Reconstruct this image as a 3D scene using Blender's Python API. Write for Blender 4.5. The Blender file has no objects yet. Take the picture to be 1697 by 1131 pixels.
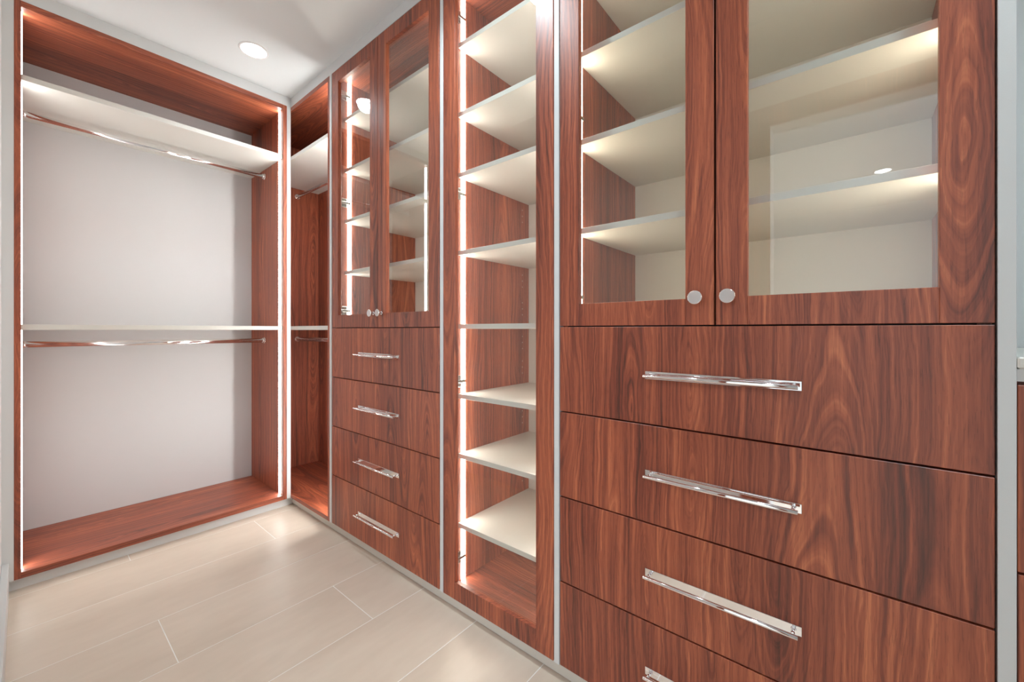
import bpy, bmesh, math, random
from mathutils import Vector
random.seed(7)
S = bpy.context.scene
COL = S.collection

# ------------------------------------------------------------------ camera
F_PX, YAW, CY, CAM_H = 674.26, 0.8776, 547.21, 1.2
cd = bpy.data.cameras.new('camera')
cam = bpy.data.objects.new('camera', cd)
COL.objects.link(cam)
cam.location = (0, 0, CAM_H)
cam.rotation_euler = (math.pi / 2, 0, -YAW)
cd.sensor_fit = 'HORIZONTAL'
cd.sensor_width = 36.0
cd.lens = 36.0 * F_PX / 1697.0
cd.shift_y = (CY - 565.5) / 1697.0
cd.clip_start = 0.01
S.camera = cam

# ------------------------------------------------------------------ world, light levels, exposure
w = bpy.data.worlds.new('world')
S.world = w
w.use_nodes = True
bg = w.node_tree.nodes['Background']
bg.inputs[0].default_value = (0.75, 0.86, 1.0, 1)
bg.inputs[1].default_value = 1.0
S.view_settings.view_transform = 'Standard'
S.view_settings.look = 'None'
S.view_settings.gamma = 1.0
S.view_settings.use_curve_mapping = False
S.view_settings.exposure = 0.5
S.cycles.use_denoising = True
S.cycles.max_bounces = 10
S.cycles.diffuse_bounces = 5
S.cycles.glossy_bounces = 5
S.cycles.transparent_max_bounces = 16
S.cycles.caustics_reflective = False
S.cycles.caustics_refractive = False
S.cycles.sample_clamp_indirect = 6.0

LED_STRENGTH = 19.0
CABINET_LED_STRENGTH = 29.0
CORNER_LED_STRENGTH = 52.0
CORNER_DOWN_W = 13.0
DOWN_W = 40.0
ROOM_DOWN_W = 30.0
LENS_STRENGTH = 14.0
DAYLIGHT_W = 110.0

# daylight coming in at the window of the room behind the doorway
ld = bpy.data.lights.new('window_daylight', 'AREA')
ld.shape = 'RECTANGLE'
ld.size, ld.size_y = 2.0, 1.4
ld.energy = DAYLIGHT_W
ld.color = (0.86, 0.93, 1.0)
lo = bpy.data.objects.new('window_daylight', ld)
COL.objects.link(lo)
lo.location = (-2.3, -2.21, 1.55)
lo.rotation_euler = (-math.pi / 2, 0, math.pi)

# ------------------------------------------------------------------ dimensions (metres)
X0 = 1.1707          # front plane of the long cabinet run
Y0 = 2.9343          # front plane of the wardrobe on the back wall
ZC = 2.7797          # ceiling
ZT = 2.718           # top of the doors
ZB = 1.212           # between doors and drawers
DP = 0.28895         # drawer pitch
Z4 = 0.0552          # top of the plinth
XBACK = 1.756        # inside back of the long run
YBACK = 3.53         # inside back of the back wardrobe
XW = -0.06           # left wall
LY0, LY1 = -0.55, 0.31   # doorway in the left wall
LZ = 2.23

# ------------------------------------------------------------------ materials
def new_mat(name):
    m = bpy.data.materials.new(name)
    m.use_nodes = True
    nt = m.node_tree
    return m, nt, nt.nodes['Principled BSDF']

def N(nt, kind, **kw):
    n = nt.nodes.new(kind)
    for k, v in kw.items():
        setattr(n, k, v)
    return n

def math_node(nt, op, a, b=None, c=None, clamp=False):
    n = N(nt, 'ShaderNodeMath', operation=op)
    n.use_clamp = clamp
    for i, v in enumerate((a, b, c)):
        if v is None:
            continue
        if hasattr(v, 'is_linked'):
            nt.links.new(v, n.inputs[i])
        else:
            n.inputs[i].default_value = v
    return n.outputs[0]

def plain(name, col, rough=0.5, metal=0.0, bump=0.0, bscale=300.0, spec=0.5):
    m, nt, b = new_mat(name)
    b.inputs['Base Color'].default_value = (*col, 1)
    b.inputs['Roughness'].default_value = rough
    b.inputs['Metallic'].default_value = metal
    b.inputs['Specular IOR Level'].default_value = spec
    tc = N(nt, 'ShaderNodeTexCoord')
    no = N(nt, 'ShaderNodeTexNoise')
    no.inputs['Scale'].default_value = bscale
    no.inputs['Detail'].default_value = 3
    nt.links.new(tc.outputs['Object'], no.inputs['Vector'])
    if bump > 0:
        bp = N(nt, 'ShaderNodeBump')
        bp.inputs['Strength'].default_value = bump
        bp.inputs['Distance'].default_value = 0.001
        nt.links.new(no.outputs[0], bp.inputs['Height'])
        nt.links.new(bp.outputs[0], b.inputs['Normal'])
    else:
        r = math_node(nt, 'MULTIPLY_ADD', no.outputs[0], rough * 0.15, rough * 0.92)
        nt.links.new(r, b.inputs['Roughness'])
    return m

def wood(name, axis):
    """walnut-coloured laminate; grain runs along the given axis (0,1,2)"""
    m, nt, b = new_mat(name)
    L = nt.links
    tc = N(nt, 'ShaderNodeTexCoord')
    oi = N(nt, 'ShaderNodeObjectInfo')
    off = N(nt, 'ShaderNodeVectorMath', operation='SCALE')
    off.inputs[0].default_value = (31.7, 47.3, 19.1)
    L.new(oi.outputs['Random'], off.inputs['Scale'])
    add = N(nt, 'ShaderNodeVectorMath', operation='ADD')
    L.new(tc.outputs['Object'], add.inputs[0])
    L.new(off.outputs[0], add.inputs[1])
    def stretched(k):
        sc = [1.0, 1.0, 1.0]
        sc[axis] = k
        mul = N(nt, 'ShaderNodeVectorMath', operation='MULTIPLY')
        mul.inputs[1].default_value = sc
        L.new(add.outputs[0], mul.inputs[0])
        return mul.outputs[0]
    def noise(vec, scale, detail, rough=0.5, dist=0.0):
        n = N(nt, 'ShaderNodeTexNoise')
        n.inputs['Scale'].default_value = scale
        n.inputs['Detail'].default_value = detail
        n.inputs['Roughness'].default_value = rough
        n.inputs['Distortion'].default_value = dist
        L.new(vec, n.inputs['Vector'])
        return n.outputs[0]
    # flat-sawn flitches: growth rings cut at a shallow, slowly changing depth give the cathedral figure
    sep = N(nt, 'ShaderNodeSeparateXYZ')
    L.new(tc.outputs['Object'], sep.inputs[0])
    o1, o2 = [i for i in range(3) if i != axis]
    across = math_node(nt, 'ADD', math_node(nt, 'ADD', sep.outputs[o1], sep.outputs[o2]), 20.07)
    along = math_node(nt, 'MULTIPLY_ADD', oi.outputs['Random'], 7.0, sep.outputs[axis])
    PW = 0.235
    cell = math_node(nt, 'DIVIDE', across, PW)
    idx = math_node(nt, 'FLOOR', cell)
    wn = N(nt, 'ShaderNodeTexWhiteNoise', noise_dimensions='1D')
    L.new(math_node(nt, 'MULTIPLY_ADD', oi.outputs['Random'], 5.0, math_node(nt, 'MULTIPLY', idx, 1.37)), wn.inputs['W'])
    hs = N(nt, 'ShaderNodeSeparateColor')
    L.new(wn.outputs['Color'], hs.inputs[0])
    yl = math_node(nt, 'MULTIPLY', math_node(nt, 'SUBTRACT', math_node(nt, 'FRACT', cell), math_node(nt, 'MULTIPLY_ADD', hs.outputs[0], 0.9, 0.05)), PW)
    wob = noise(stretched(0.30), 7.0, 4.0, 0.55)
    yl = math_node(nt, 'MULTIPLY_ADD', math_node(nt, 'SUBTRACT', wob, 0.5), 0.066, yl)
    ph = math_node(nt, 'MULTIPLY_ADD', along, 3.1, math_node(nt, 'MULTIPLY', hs.outputs[1], 6.28))
    dep = math_node(nt, 'MULTIPLY_ADD', math_node(nt, 'SINE', ph), 0.050, 0.020)
    r = math_node(nt, 'SQRT', math_node(nt, 'ADD', math_node(nt, 'MULTIPLY', yl, yl), math_node(nt, 'MULTIPLY', dep, dep)))
    rv = N(nt, 'ShaderNodeCombineXYZ')
    L.new(math_node(nt, 'MULTIPLY', r, 92.0), rv.inputs[0])
    L.new(math_node(nt, 'MULTIPLY', hs.outputs[2], 40.0), rv.inputs[1])
    ringn = noise(rv.outputs[0], 1.6, 3.0, 0.62)
    streak = noise(stretched(0.016), 46.0, 5.0, 0.64)
    fine = noise(stretched(0.030), 230.0, 3.0, 0.6)
    broad = noise(stretched(0.05), 7.0, 2.0, 0.5)
    pores = noise(stretched(0.06), 480.0, 1.0, 0.5)
    f = math_node(nt, 'MULTIPLY', ringn, 0.74)
    f = math_node(nt, 'MULTIPLY_ADD', streak, 0.50, f)
    f = math_node(nt, 'MULTIPLY_ADD', broad, 0.55, f)
    f = math_node(nt, 'MULTIPLY_ADD', fine, 0.30, f)
    f = math_node(nt, 'MULTIPLY_ADD', f, 1.22, -0.57 * 1.22 - 0.112)
    ramp = N(nt, 'ShaderNodeValToRGB')
    el = ramp.color_ramp.elements
    el[0].position, el[0].color = 0.18, (0.090, 0.025, 0.016, 1)
    el[1].position, el[1].color = 0.84, (0.680, 0.225, 0.100, 1)
    e = el.new(0.38); e.color = (0.240, 0.058, 0.031, 1)
    e = el.new(0.58); e.color = (0.408, 0.106, 0.050, 1)
    L.new(f, ramp.inputs[0])
    po = math_node(nt, 'GREATER_THAN', pores, 0.64)
    po = math_node(nt, 'MULTIPLY_ADD', po, -0.22, 1.0)
    mx = N(nt, 'ShaderNodeVectorMath', operation='SCALE')
    L.new(ramp.outputs[0], mx.inputs[0])
    L.new(po, mx.inputs['Scale'])
    L.new(mx.outputs[0], b.inputs['Base Color'])
    rg = math_node(nt, 'MULTIPLY_ADD', streak, 0.16, 0.33)
    L.new(rg, b.inputs['Roughness'])
    b.inputs['Specular IOR Level'].default_value = 0.58
    bp = N(nt, 'ShaderNodeBump')
    bp.inputs['Strength'].default_value = 0.12
    bp.inputs['Distance'].default_value = 0.0006
    L.new(fine, bp.inputs['Height'])
    L.new(bp.outputs[0], b.inputs['Normal'])
    return m

def tile_mat():
    m, nt, b = new_mat('porcelain_tile')
    L = nt.links
    tc = N(nt, 'ShaderNodeTexCoord')
    oi = N(nt, 'ShaderNodeObjectInfo')
    off = N(nt, 'ShaderNodeVectorMath', operation='SCALE')
    off.inputs[0].default_value = (21.7, 17.3, 9.1)
    L.new(oi.outputs['Random'], off.inputs['Scale'])
    add = N(nt, 'ShaderNodeVectorMath', operation='ADD')
    L.new(tc.outputs['Object'], add.inputs[0]); L.new(off.outputs[0], add.inputs[1])
    mul = N(nt, 'ShaderNodeVectorMath', operation='MULTIPLY')
    mul.inputs[1].default_value = (0.3, 1.0, 1.0)
    L.new(add.outputs[0], mul.inputs[0])
    n1 = N(nt, 'ShaderNodeTexNoise'); n1.inputs['Scale'].default_value = 4.0; n1.inputs['Detail'].default_value = 5
    n2 = N(nt, 'ShaderNodeTexNoise'); n2.inputs['Scale'].default_value = 30.0; n2.inputs['Detail'].default_value = 4
    L.new(mul.outputs[0], n1.inputs['Vector']); L.new(mul.outputs[0], n2.inputs['Vector'])
    f = math_node(nt, 'MULTIPLY_ADD', n1.outputs[0], 0.7, math_node(nt, 'MULTIPLY', n2.outputs[0], 0.3))
    ramp = N(nt, 'ShaderNodeValToRGB')
    el = ramp.color_ramp.elements
    el[0].position, el[0].color = 0.30, (0.66, 0.555, 0.455, 1)
    el[1].position, el[1].color = 0.70, (0.77, 0.665, 0.56, 1)
    L.new(f, ramp.inputs[0])
    L.new(ramp.outputs[0], b.inputs['Base Color'])
    L.new(math_node(nt, 'MULTIPLY_ADD', n2.outputs[0], 0.12, 0.33), b.inputs['Roughness'])
    return m

def glass_mat():
    m = bpy.data.materials.new('clear_glass')
    m.use_nodes = True
    nt = m.node_tree
    nt.nodes.clear()
    L = nt.links
    out = N(nt, 'ShaderNodeOutputMaterial')
    tr = N(nt, 'ShaderNodeBsdfTransparent'); tr.inputs[0].default_value = (0.975, 0.985, 0.975, 1)
    gl = N(nt, 'ShaderNodeBsdfGlossy'); gl.inputs['Roughness'].default_value = 0.0
    gl.inputs['Color'].default_value = (1, 1, 1, 1)
    lw = N(nt, 'ShaderNodeLayerWeight'); lw.inputs[0].default_value = 0.5
    p5 = math_node(nt, 'POWER', lw.outputs['Facing'], 5.0)
    fr = math_node(nt, 'MULTIPLY_ADD', p5, 0.94, 0.06, clamp=True)   # Schlick reflectance, same from both sides
    mix = N(nt, 'ShaderNodeMixShader')
    L.new(fr, mix.inputs[0]); L.new(tr.outputs[0], mix.inputs[1]); L.new(gl.outputs[0], mix.inputs[2])
    L.new(mix.outputs[0], out.inputs[0])
    return m

def emit(name, col, strength):
    m = bpy.data.materials.new(name)
    m.use_nodes = True
    nt = m.node_tree
    nt.nodes.clear()
    out = N(nt, 'ShaderNodeOutputMaterial')
    e = N(nt, 'ShaderNodeEmission')
    e.inputs[0].default_value = (*col, 1)
    e.inputs[1].default_value = strength
    nt.links.new(e.outputs[0], out.inputs[0])
    return m

WOOD = [wood('walnut_grain_x', 0), wood('walnut_grain_y', 1), wood('walnut_grain_z', 2)]
WX, WY, WZ = WOOD
WHITE = plain('white_laminate', (0.70, 0.69, 0.645), 0.42)
PANEL = plain('grey_white_back_panel', (0.595, 0.592, 0.598), 0.5)
TRIM = plain('painted_trim', (0.68, 0.70, 0.705), 0.45, bump=0.15, bscale=500)
WALL = plain('wall_paint', (0.74, 0.755, 0.76), 0.7, bump=0.08, bscale=250)
CEIL = plain('ceiling_paint', (0.755, 0.79, 0.805), 0.75)
CHROME = plain('polished_chrome', (0.93, 0.93, 0.94), 0.05, 1.0)
ROD = plain('satin_chrome_rod', (0.93, 0.94, 0.95), 0.14, 1.0)
NICKEL = plain('hinge_metal', (0.55, 0.55, 0.54), 0.28, 1.0)
PLINTH = plain('plinth_floor_bounce', (0.62, 0.59, 0.535), 0.45)  # warm light bounced off the floor is put into this plinth colour
GROUT = plain('pale_grout', (0.93, 0.91, 0.87), 0.8)
GAP_DARK = plain('gap_shade_black', (0.010, 0.009, 0.009), 0.7)  # near-black colour standing in for the shade inside the door gaps
PIN = plain('pin_hole_plastic', (0.55, 0.42, 0.36), 0.5)
RIM = plain('downlight_trim', (0.85, 0.85, 0.85), 0.4)
TILE = tile_mat()
GLASS = glass_mat()
LED = emit('led_diffuser', (0.96, 0.98, 0.95), LED_STRENGTH)
LED_W = emit('led_diffuser_warm', (1.0, 0.90, 0.70), CABINET_LED_STRENGTH)
LED_M = emit('led_diffuser_mid', (1.0, 0.95, 0.85), CABINET_LED_STRENGTH)
LED_C = emit('led_diffuser_corner', (0.96, 0.98, 0.95), CORNER_LED_STRENGTH)
LENS = emit('downlight_lens', (0.92, 0.97, 1.0), LENS_STRENGTH)

# ------------------------------------------------------------------ builders
WP = {}      # world position of each object's origin

def add_box(bm, x0, x1, y0, y1, z0, z1, bev=0.0):
    vs = [bm.verts.new((x, y, z)) for x in sorted((x0, x1)) for y in sorted((y0, y1)) for z in sorted((z0, z1))]
    q = [(0, 1, 3, 2), (4, 6, 7, 5), (0, 4, 5, 1), (2, 3, 7, 6), (0, 2, 6, 4), (1, 5, 7, 3)]
    fs = [bm.faces.new([vs[i] for i in f]) for f in q]
    if bev > 0:
        es = list({e for f in fs for e in f.edges})
        bmesh.ops.bevel(bm, geom=es, offset=bev, offset_type='OFFSET', segments=1, affect='EDGES', profile=0.5)

def add_cyl(bm, p0, p1, r, seg=20, r2=None, sy=1.0, sz=1.0, bev=0.0):
    p0, p1 = Vector(p0), Vector(p1)
    d = (p1 - p0).normalized()
    up = Vector((0, 0, 1)) if abs(d.z) < 0.9 else Vector((1, 0, 0))
    a = d.cross(up).normalized()
    u = a.cross(d).normalized()
    prof = [(0.0, r)]
    r2 = r if r2 is None else r2
    ln = (p1 - p0).length
    if bev > 0:
        prof = [(0, r - bev), (bev, r), (ln - bev, r2), (ln, r2 - bev)]
    else:
        prof = [(0, r), (ln, r2)]
    loops = []
    for t, rr in prof:
        loops.append([bm.verts.new(p0 + d * t + a * (math.cos(2 * math.pi * i / seg) * rr * sy) + u * (math.sin(2 * math.pi * i / seg) * rr * sz)) for i in range(seg)])
    for A, B in zip(loops, loops[1:]):
        for i in range(seg):
            j = (i + 1) % seg
            f = bm.faces.new((A[i], A[j], B[j], B[i]))
            f.smooth = True
    bm.faces.new(list(reversed(loops[0])))
    bm.faces.new(loops[-1])

def boxes(*bs, bev=0.0):
    bm = bmesh.new()
    for b_ in bs:
        add_box(bm, *b_, bev=bev)
    return bm

def link(o, pos, parent):
    COL.objects.link(o)
    WP[o.name] = Vector(pos)
    if parent is not None:
        o.parent = parent
        o.location = Vector(pos) - WP[parent.name]
    else:
        o.location = pos
    return o

def obj(name, bm, mat, parent=None, label=None):
    """bm is in world coordinates; the object's origin goes to the middle of its box"""
    bmesh.ops.recalc_face_normals(bm, faces=bm.faces)
    lo_ = Vector([min(v.co[i] for v in bm.verts) for i in range(3)])
    hi_ = Vector([max(v.co[i] for v in bm.verts) for i in range(3)])
    c = (lo_ + hi_) / 2
    c.z = lo_.z if parent is None else c.z
    bmesh.ops.translate(bm, vec=-c, verts=bm.verts)
    me = bpy.data.meshes.new(name)
    bm.to_mesh(me)
    bm.free()
    me.materials.append(mat)
    o = bpy.data.objects.new(name, me)
    link(o, c, parent)
    if label:
        o['label'] = label
    return o

def thing(name, label, cat, pos, group=None):
    o = bpy.data.objects.new(name, None)
    o.empty_display_size = 0.1
    link(o, pos, None)
    o['label'] = label
    o['category'] = cat
    if group:
        o['group'] = group
    return o

def struct(name, bm, mat, label, cat):
    o = obj(name, bm, mat)
    o['kind'] = 'structure'
    o['label'] = label
    o['category'] = cat
    return o

# ------------------------------------------------------------------ room shell
RX0 = -4.6           # far wall of the room behind the doorway
fl = struct('floor', boxes((RX0, 1.9, -2.22, 3.7, -0.08, -0.0004)), GROUT, 'beige floor of long porcelain tiles with pale grout lines', 'floor')
JY, TW, TL, G = 0.8466, 0.3387, 1.71, 0.0032
for k in range(-10, 9):
    ya, yb = JY + TW * k, JY + TW * (k + 1)
    ya, yb = max(ya, -2.22), min(yb, 3.56)
    if yb - ya < 0.02:
        continue
    off = 0.36 + 0.57 * ((6 - k) % 3)
    n0 = math.floor((RX0 - off) / TL)
    x = off + n0 * TL
    while x < 1.76:
        a, b_ = max(x, RX0), min(x + TL, 1.76)
        if b_ - a > 0.02:
            obj('tile', boxes((a + G / 2, b_ - G / 2, ya + G / 2, yb - G / 2, -0.01, 0.0), bev=0.0003), TILE, fl)
        x += TL

struct('ceiling', boxes((RX0 - 0.1, 1.9, -2.32, 3.7, ZC, ZC + 0.1)), CEIL, 'smooth white ceiling over the closet', 'ceiling')
struct('wall_back', boxes((-0.18, 1.9, 3.56, 3.68, 0, ZC)), WALL, 'painted wall behind the open hanging wardrobe', 'wall')
struct('wall_right', boxes((1.78, 1.9, -1.42, 3.56, 0, ZC)), WALL, 'painted wall behind the long run of cabinets', 'wall')
struct('wall_near', boxes((-0.06, 1.78, -1.54, -1.42, 0, ZC)), WALL, 'painted end wall behind the viewer', 'wall')
struct('wall_left', boxes((-0.18, XW, LY1, 3.56, 0, ZC), (-0.18, XW, LY0, LY1, LZ, ZC), (-0.18, XW, -2.2, LY0, 0, ZC)), WALL,
       'pale painted wall at the left edge with the doorway', 'wall')
struct('wall_room_far', boxes((RX0 - 0.1, RX0, -2.22, 3.68, 0, ZC)), WALL, 'far white wall of the room beyond the doorway', 'wall')
struct('wall_room_left', boxes((RX0, -0.18, 3.56, 3.68, 0, ZC)), WALL, 'side wall of the room beyond the doorway', 'wall')
struct('wall_room_right', boxes((RX0, -3.3, -2.32, -2.22, 0, ZC), (-1.3, 0.0, -2.32, -2.22, 0, ZC), (-3.3, -1.3, -2.32, -2.22, 0, 0.85), (-3.3, -1.3, -2.32, -2.22, 2.25, ZC)), WALL,
       'wall with the window in the room beyond the doorway', 'wall')
wn = struct('window_1', boxes((-3.3, -1.3, -2.30, -2.25, 0.85, 0.90), (-3.3, -1.3, -2.30, -2.25, 2.20, 2.25), (-3.3, -3.25, -2.30, -2.25, 0.90, 2.20), (-1.35, -1.3, -2.30, -2.25, 0.90, 2.20), (-2.325, -2.275, -2.30, -2.25, 0.90, 2.20)), TRIM,
            'white framed window of the room beyond the doorway', 'window')
obj('pane', boxes((-3.25, -2.325, -2.278, -2.272, 0.90, 2.20)), GLASS, wn)
obj('pane', boxes((-2.275, -1.35, -2.278, -2.272, 0.90, 2.20)), GLASS, wn)
struct('baseboard_left', boxes((XW, -0.0385, LY1 + 0.14, Y0, 0, 0.142), bev=0.002), TRIM, 'white baseboard along the left wall', 'baseboard')
dr = struct('door_1', boxes((XW, -0.045, LY1, LY1 + 0.13, 0, LZ + 0.10), (XW, -0.045, LY0 - 0.13, LY0, 0, LZ + 0.10), (XW, -0.045, LY0, LY1, LZ, LZ + 0.10)), WZ,
            'dark wooden casing around the doorway in the left wall', 'door frame')

# plinths, friezes, white spacer panels
struct('trim_1', boxes((X0 + 0.023, X0 + 0.035, -0.2363, Y0 + 0.040, 0.003, Z4)), PLINTH, 'low white plinth under the long run of cabinets', 'plinth')
struct('trim_2', boxes((XW, X0 + 0.023, Y0 + 0.028, Y0 + 0.040, 0, Z4)), TRIM, 'low white plinth under the open hanging wardrobe', 'plinth')
struct('trim_3', boxes((X0, X0 + 0.02, -0.2363, Y0, ZT, ZC)), TRIM, 'white frieze strip between long cabinet run and ceiling', 'trim')
struct('trim_4', boxes((XW, X0, Y0, Y0 + 0.02, ZT, ZC)), TRIM, 'white frieze strip between open hanging wardrobe and ceiling', 'trim')
struct('trim_5', boxes((XW, -0.0246, Y0, Y0 + 0.02, Z4, ZT)), TRIM, 'narrow white filler between left wall and open wardrobe', 'trim')
struct('trim_6', boxes((1.1461, X0, Y0, 3.50, Z4, ZT), bev=0.0008), TRIM, 'white corner post between the two cabinet runs', 'trim')
struct('trim_7', boxes((X0, 1.76, 2.3625, 2.3872, Z4, ZT), bev=0.0008), TRIM, 'white spacer panel between corner wardrobe and two-door cabinet', 'trim')
struct('trim_8', boxes((X0, 1.76, 1.3640, 1.3840, Z4, ZT), bev=0.0008), TRIM, 'white spacer panel left of the tall glass door', 'trim')
struct('trim_9', boxes((X0, 1.76, 0.7645, 0.7845, Z4, ZT), bev=0.0008), TRIM, 'white spacer panel right of the tall glass door', 'trim')
struct('trim_10', boxes((X0 - 0.001, 1.76, -0.2363, -0.2133, Z4, ZT), bev=0.0008), TRIM, 'white end panel at the right of the wide cabinet', 'trim')

# ------------------------------------------------------------------ cabinet parts
def rod(parent, p0, p1, axis):
    bm = bmesh.new()
    add_cyl(bm, p0, p1, 0.015, 40, sy=0.52, sz=1.0)
    r_ = obj('hanging_rod', bm, ROD, parent, 'polished chrome hanging rod')
    p0, p1 = Vector(p0), Vector(p1)
    d = (p1 - p0).normalized()
    for p, s in ((p0, 1), (p1, -1)):
        bm = bmesh.new()
        add_cyl(bm, p, p + d * s * 0.006, 0.021, 24, bev=0.0012)
        add_cyl(bm, p + d * s * 0.006, p + d * s * 0.016, 0.0172, 24, bev=0.001)
        obj('rod_socket', bm, CHROME, r_)
    return r_

def led_run(parent, kind, face, sgn, a0, a1, levels, mat=None):
    """a vertical light strip on a side panel, broken by the shelves; kind 'x': panel faces along Y, 'y': faces along X"""
    for z0, z1 in levels:
        if kind == 'x':
            st = obj('led_strip', boxes((a0, a1, face, face + sgn * 0.004, z0, z1)), mat or LED, parent, 'glowing warm white light strip')
        else:
            st = obj('led_strip', boxes((face, face + sgn * 0.004, a0, a1, z0, z1)), mat or LED, parent, 'glowing warm white light strip')

def knob(parent, y, z):
    bm = bmesh.new()
    add_cyl(bm, (X0, y, z), (X0 - 0.003, y, z), 0.009, 20)
    add_cyl(bm, (X0 - 0.003, y, z), (X0 - 0.020, y, z), 0.0052, 16)
    add_cyl(bm, (X0 - 0.020, y, z), (X0 - 0.029, y, z), 0.0188, 40, bev=0.0016)
    return obj('knob', bm, CHROME, parent, 'round flat chrome knob')

def handle(parent, y, z):
    bm = bmesh.new()
    add_box(bm, X0 - 0.0025, X0, y - 0.188, y + 0.188, z - 0.0112, z + 0.0112, bev=0.0006)
    for s in (-1, 1):
        add_cyl(bm, (X0 - 0.0025, y + s * 0.172, z), (X0 - 0.027, y + s * 0.172, z), 0.0042, 14)
        add_cyl(bm, (X0 - 0.0025, y + s * 0.172, z), (X0 - 0.006, y + s * 0.172, z), 0.0062, 14)
    add_cyl(bm, (X0 - 0.030, y - 0.183, z), (X0 - 0.030, y + 0.183, z), 0.0055, 20, bev=0.0008)
    return obj('handle', bm, CHROME, parent, 'chrome bar handle on a flat back plate')

def drawer(parent, y0, y1, z0, z1, hy=None):
    g = 0.0022
    d = obj('drawer', boxes((X0, X0 + 0.02, y0, y1, z0 + g, z1 - g), bev=0.0011), WZ, parent)
    handle(d, (y0 + y1) / 2 if hy is None else hy, (z0 + z1) / 2)
    return d

def glass_door(parent, y0, y1, z0, z1, knob_y, knob_z, hinge_side, hinge_z, st=0.0725):
    g = 0.0016
    z0, z1 = z0 + g, z1 - g
    ya, yb = min(y0, y1), max(y0, y1)
    T = 0.02
    bm = boxes((X0, X0 + T, yb - st, yb, z0, z1), (X0, X0 + T, ya, ya + st, z0, z1),
               (X0, X0 + T, ya + st, yb - st, z0, z0 + st), (X0, X0 + T, ya + st, yb - st, z1 - st, z1), bev=0.0008)
    d = obj('door', bm, WZ, parent, 'walnut framed glass door')
    obj('glass_pane', boxes((X0 + 0.009, X0 + 0.013, ya + st - 0.0002, yb - st + 0.0002, z0 + st - 0.0002, z1 - st + 0.0002)), GLASS, d, 'clear glass')
    if knob_y is not None:
        knob(d, knob_y, knob_z)
    s = 1 if hinge_side > 0 else -1
    yi = (yb - 0.024) if s > 0 else (ya + 0.024)      # inner face of the side panel
    for hz in hinge_z:
        bm = bmesh.new()
        add_box(bm, X0 + 0.046, X0 + 0.078, yi - s * 0.0045, yi, hz - 0.026, hz + 0.026, bev=0.001)
        add_box(bm, X0 + 0.024, X0 + 0.098, yi - s * 0.013, yi - s * 0.0045, hz - 0.0065, hz + 0.0065, bev=0.0015)
        add_cyl(bm, (X0 + 0.02, yi - s * 0.012, hz), (X0 + 0.026, yi - s * 0.012, hz), 0.0175, 20)
        obj('hinge', bm, NICKEL, d, 'metal cabinet hinge')
    return d

LA0, LA1 = X0 + 0.088, X0 + 0.109     # light strip, distance in from the front of the long run
SHX = X0 + 0.068                       # front of the inner shelves
T = 0.02

def carcass(t, y0, y1, zdiv, shelves, back, led):
    """side panels, top, bottom, back, shelves and light strips of a unit in the long run (y0<y1)"""
    xa = X0 + 0.022
    zb, zt = Z4, ZT
    for ya, yb in ((y0, y0 + T), (y1 - T, y1)):
        obj('side_panel', boxes((xa, XBACK, ya, yb, zb, zt)), WZ, t)
    obj('top_panel', boxes((xa, XBACK, y0 + T, y1 - T, zt - 0.024, zt)), WY, t)
    obj('back_panel', boxes((XBACK, XBACK + 0.012, y0, y1, zb, zt)), back, t, 'white back panel')
    obj('bottom_panel', boxes((xa, XBACK, y0 + T, y1 - T, zb, zb + 0.024)), WY, t)
    if zdiv is not None:
        obj('middle_panel', boxes((xa, XBACK, y0 + T, y1 - T, zdiv - 0.009, zdiv + 0.010)), WHITE, t)
        obj('gap_shade_strip', boxes((X0 + 0.0205, X0 + 0.022, y0 + T, y1 - T, zdiv - 0.008, zdiv + 0.009)), GAP_DARK, t, 'black strip standing in for shade in the gap')  # added strip, paints the gap between doors and drawers as dark shade
        lows = zdiv + 0.010
    else:
        lows = zb + 0.024
    for z in shelves:
        obj('shelf', boxes((SHX, XBACK, y0 + T, y1 - T, z - 0.020, z), bev=0.0007), WHITE, t, 'white shelf board')
    zs = sorted(shelves)
    lv, lo_ = [], lows
    for z in zs:
        lv.append((lo_ + 0.001, z - 0.021)); lo_ = z
    lv.append((lo_ + 0.001, zt - 0.026))
    led_run(t, 'x', y1 - T, -1, LA0, LA1, lv, led)
    led_run(t, 'x', y0 + T, 1, LA0, LA1, lv, led)

SH = [1.553, 1.861, 2.166, 2.474]
# --- two-door cabinet with four drawers
y0, y1 = 1.3880, 2.3585
ym = (y0 + y1) / 2
t = thing('drawer_cabinet', 'walnut cabinet with two narrow glass doors and four drawers, left of the tall glass door', 'cabinet', (X0 + 0.3, ym, 0.0))
carcass(t, y0, y1, ZB, SH, WHITE, LED_M)
for k in range(4):
    drawer(t, y0 + 0.0015, y1 - 0.0015, ZB - DP * (k + 1), ZB - DP * k)
HZ = [1.315, 1.962, 2.605]
glass_door(t, ym + 0.0015, y1 - 0.0015, ZB, ZT, ym + 0.037, 1.287, 1, HZ)
glass_door(t, y0 + 0.0015, ym - 0.0015, ZB, ZT, ym - 0.037, 1.287, -1, HZ)

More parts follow.
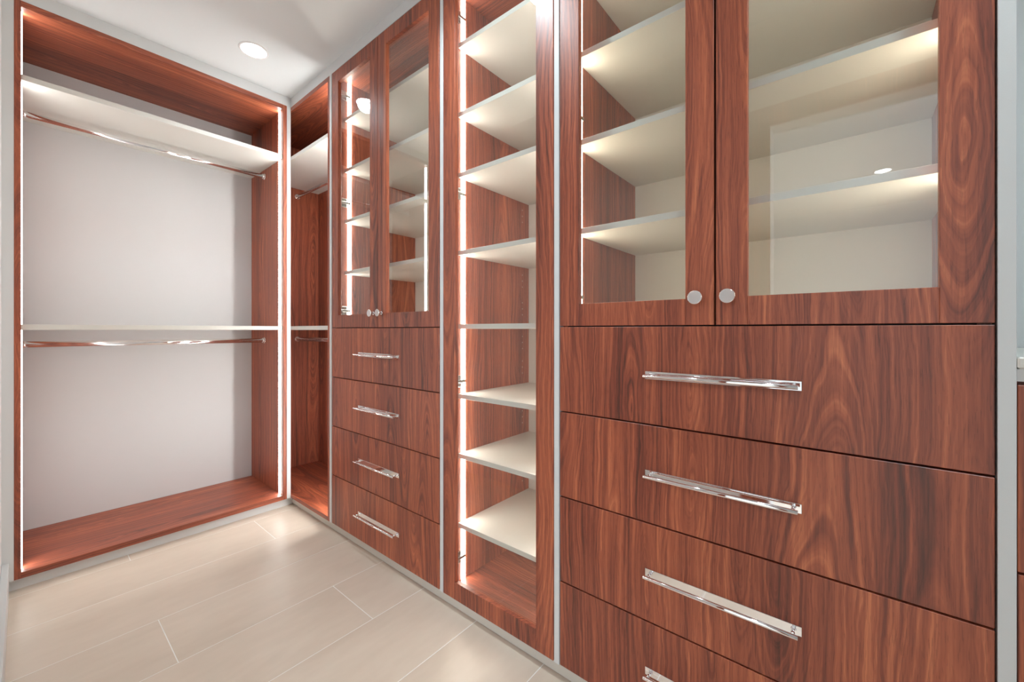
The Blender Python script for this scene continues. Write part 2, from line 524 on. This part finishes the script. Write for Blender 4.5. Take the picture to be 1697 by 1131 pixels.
# --- tall single glass door display cabinet
y0, y1 = 0.7880, 1.3610
t = thing('tall_display_cabinet', 'tall narrow walnut cabinet with one full-height glass door and white shelves', 'cabinet', (X0 + 0.3, (y0 + y1) / 2, 0.0))
SHM = [0.342, 0.651, 0.916, 1.2255, 1.552, 1.897, 2.166, 2.474]
carcass(t, y0, y1, None, SHM, WHITE, LED_M)
glass_door(t, y0, y1, Z4, ZT, None, None, 1, [0.19, 0.972, 1.805, 2.59], st=0.0740)
bm = bmesh.new()
for z in SHM:
    for dz in (0.055, 0.087, 0.119, -0.06, -0.092, -0.124):
        if 0.15 < z + dz < 2.65:
            add_cyl(bm, (1.700, y1 - T, z + dz), (1.700, y1 - T - 0.0012, z + dz), 0.0032, 8)
            add_cyl(bm, (1.700, y0 + T, z + dz), (1.700, y0 + T + 0.0012, z + dz), 0.0032, 8)
pn = obj('shelf_pin_holes', bm, PIN, t, 'small shelf pin plugs in the side panels')
pn['kind'] = 'stuff'

# --- wide cabinet with two large glass doors and drawers
y0, y1 = -0.2105, 0.7605
ym = (y0 + y1) / 2
t = thing('wide_drawer_cabinet', 'large walnut cabinet with two wide glass doors and long-handled drawers in the foreground', 'cabinet', (X0 + 0.3, ym, 0.0))
carcass(t, y0, y1, ZB, SH, WHITE, LED_W)
for k in range(4):
    drawer(t, y0 + 0.0005, y1 - 0.0005, ZB - DP * (k + 1), ZB - DP * k)
obj('meeting_gap_shade', boxes((X0 + 0.0203, X0 + 0.0225, ym - 0.012, ym + 0.012, ZB + 0.010, ZT - 0.026)), GAP_DARK, t, 'black strip standing in for shade in the gap')  # added strip behind the meeting doors, darkens their gap like shade
glass_door(t, ym + 0.0027, y1 - 0.0005, ZB, ZT, ym + 0.0435, 1.287, 1, [1.315, 1.945, 2.605])
glass_door(t, y0 + 0.0005, ym - 0.0027, ZB, ZT, ym - 0.0345, 1.287, -1, [1.315, 1.945, 2.605])

# --- open hanging wardrobe on the back wall
xa, xb = -0.0244, 1.1459
t = thing('open_wardrobe', 'open walnut hanging wardrobe with two chrome rods and a pale back, on the back wall', 'wardrobe', ((xa + xb) / 2, Y0 + 0.3, 0.0))
P = 0.022
obj('side_panel', boxes((xa, xa + 0.0205, Y0, YBACK, Z4, ZT), bev=0.0006), WZ, t)
obj('side_panel', boxes((xb - P, xb, Y0, YBACK, Z4, ZT), bev=0.0006), WZ, t)
xi0, xi1 = xa + 0.0205, xb - P
obj('top_panel', boxes((xi0, xi1, Y0, YBACK, ZT - 0.028, ZT), bev=0.0006), WX, t)
obj('bottom_panel', boxes((xi0, xi1, Y0, YBACK, Z4, Z4 + 0.028), bev=0.0006), WX, t)
obj('back_panel', boxes((xa, xb, YBACK, YBACK + 0.012, Z4, ZT)), PANEL, t, 'pale grey back panel')
ZS1, ZS2 = 2.386, 1.2255
for z in (ZS1, ZS2):
    obj('shelf', boxes((xi0, xi1, Y0 + 0.018, YBACK, z - 0.025, z), bev=0.0008), WHITE, t, 'white shelf board')
rod(t, (xi0, 3.262, 2.310), (xi1, 3.262, 2.310), 0)
rod(t, (xi0, 3.262, 1.125), (xi1, 3.262, 1.125), 0)
lv = [(Z4 + 0.029, ZS2 - 0.026), (ZS2 + 0.001, ZS1 - 0.026), (ZS1 + 0.001, ZT - 0.029)]
led_run(t, 'y', xi0, 1, Y0 + 0.048, Y0 + 0.072, lv)
led_run(t, 'y', xi1, -1, Y0 + 0.048, Y0 + 0.072, lv)

# --- corner hanging wardrobe
y0, y1 = 2.3885, 3.50
XB2 = 1.62
t = thing('corner_wardrobe', 'narrow open walnut wardrobe in the corner with wooden back and two short rods', 'wardrobe', (X0 + 0.22, (y0 + y1) / 2, 0.0))
obj('side_panel', boxes((X0, XB2, y0, y0 + 0.021, Z4, ZT), bev=0.0006), WZ, t)
obj('end_panel', boxes((X0, XB2 + 0.012, y1, y1 + 0.02, Z4, ZT)), WZ, t)
obj('back_panel', boxes((XB2, XB2 + 0.012, y0, y1, Z4, ZT)), WZ, t)
obj('top_panel', boxes((X0, XB2, y0 + 0.021, y1, ZT - 0.028, ZT), bev=0.0006), WY, t)
obj('bottom_panel', boxes((X0, XB2, y0 + 0.021, y1, Z4, Z4 + 0.025), bev=0.0006), WY, t)
for z in (ZS1, ZS2):
    obj('shelf', boxes((X0 + 0.004, XB2, y0 + 0.021, y1, z - 0.025, z), bev=0.0008), WHITE, t, 'white shelf board')
rod(t, (1.447, y0 + 0.021, 2.296), (1.447, y1, 2.296), 1)
rod(t, (1.447, y0 + 0.021, 1.125), (1.447, y1, 1.125), 1)
lv = [(Z4 + 0.026, ZS2 - 0.026), (ZS2 + 0.001, ZS1 - 0.026), (ZS1 + 0.001, ZT - 0.029)]
led_run(t, 'x', y0 + 0.021, 1, X0 + 0.048, X0 + 0.072, lv, LED_C)

# --- low dresser past the end panel, at the right edge
y0, y1 = -1.41, -0.2368
t = thing('dresser', 'walnut dresser with white counter top at the right edge, past the white end panel', 'dresser', (X0 + 0.3, (y0 + y1) / 2, 0.0))
obj('body', boxes((X0 + 0.022, 1.775, y0, y1, 0.0, 1.1045)), WZ, t)
obj('top_rail', boxes((X0 + 0.004, 1.775, y0, y1, 1.1050, 1.1280)), TRIM, t)
obj('counter_top', boxes((X0 - 0.004, 1.775, y0, y1, 1.1285, 1.1505), bev=0.003), WHITE, t, 'white counter top')
for k in range(3):
    h = 0.3485
    drawer(t, y0 + 0.002, y1 - 0.0008, Z4 + k * h, Z4 + (k + 1) * h)

# ------------------------------------------------------------------ recessed downlights
def downlight(x, y, label, watts):
    t = thing('recessed_downlight', label, 'downlight', (x, y, ZC - 0.006), 'round recessed ceiling downlights')
    bm = bmesh.new()
    seg, r0, r1 = 40, 0.062, 0.074
    A = [[bm.verts.new((x + math.cos(2 * math.pi * i / seg) * r, y + math.sin(2 * math.pi * i / seg) * r, z)) for i in range(seg)]
         for r, z in ((r0, ZC - 0.0005), (r0, ZC - 0.0035), (r0 + 0.004, ZC - 0.005), (r1 - 0.002, ZC - 0.004), (r1, ZC - 0.0005))]
    for a, b_ in zip(A, A[1:]):
        for i in range(seg):
            f = bm.faces.new((a[i], a[(i + 1) % seg], b_[(i + 1) % seg], b_[i])); f.smooth = True
    obj('trim_ring', bm, RIM, t)
    bm = bmesh.new()
    add_cyl(bm, (x, y, ZC - 0.0004), (x, y, ZC - 0.003), 0.0618, 40)
    obj('lens', bm, LENS, t, 'bright glowing lens')
    sd = bpy.data.lights.new('downlight_beam', 'SPOT')
    sd.energy = watts
    sd.color = (0.80, 0.94, 1.0)
    sd.spot_size = math.radians(140)
    sd.spot_blend = 0.9
    sd.shadow_soft_size = 0.055
    so = bpy.data.objects.new('downlight_beam', sd)
    link(so, (x, y, ZC - 0.012), t)
downlight(0.835, 2.588, 'round lit downlight in the closet ceiling above the corner', CORNER_DOWN_W)
downlight(0.835, 1.10, 'round lit downlight in the closet ceiling above the tall glass door', DOWN_W)
downlight(0.835, -0.40, 'round lit downlight in the closet ceiling above the doorway', DOWN_W)
downlight(-3.09, -0.25, 'round lit downlight in the room beyond the doorway', ROOM_DOWN_W)
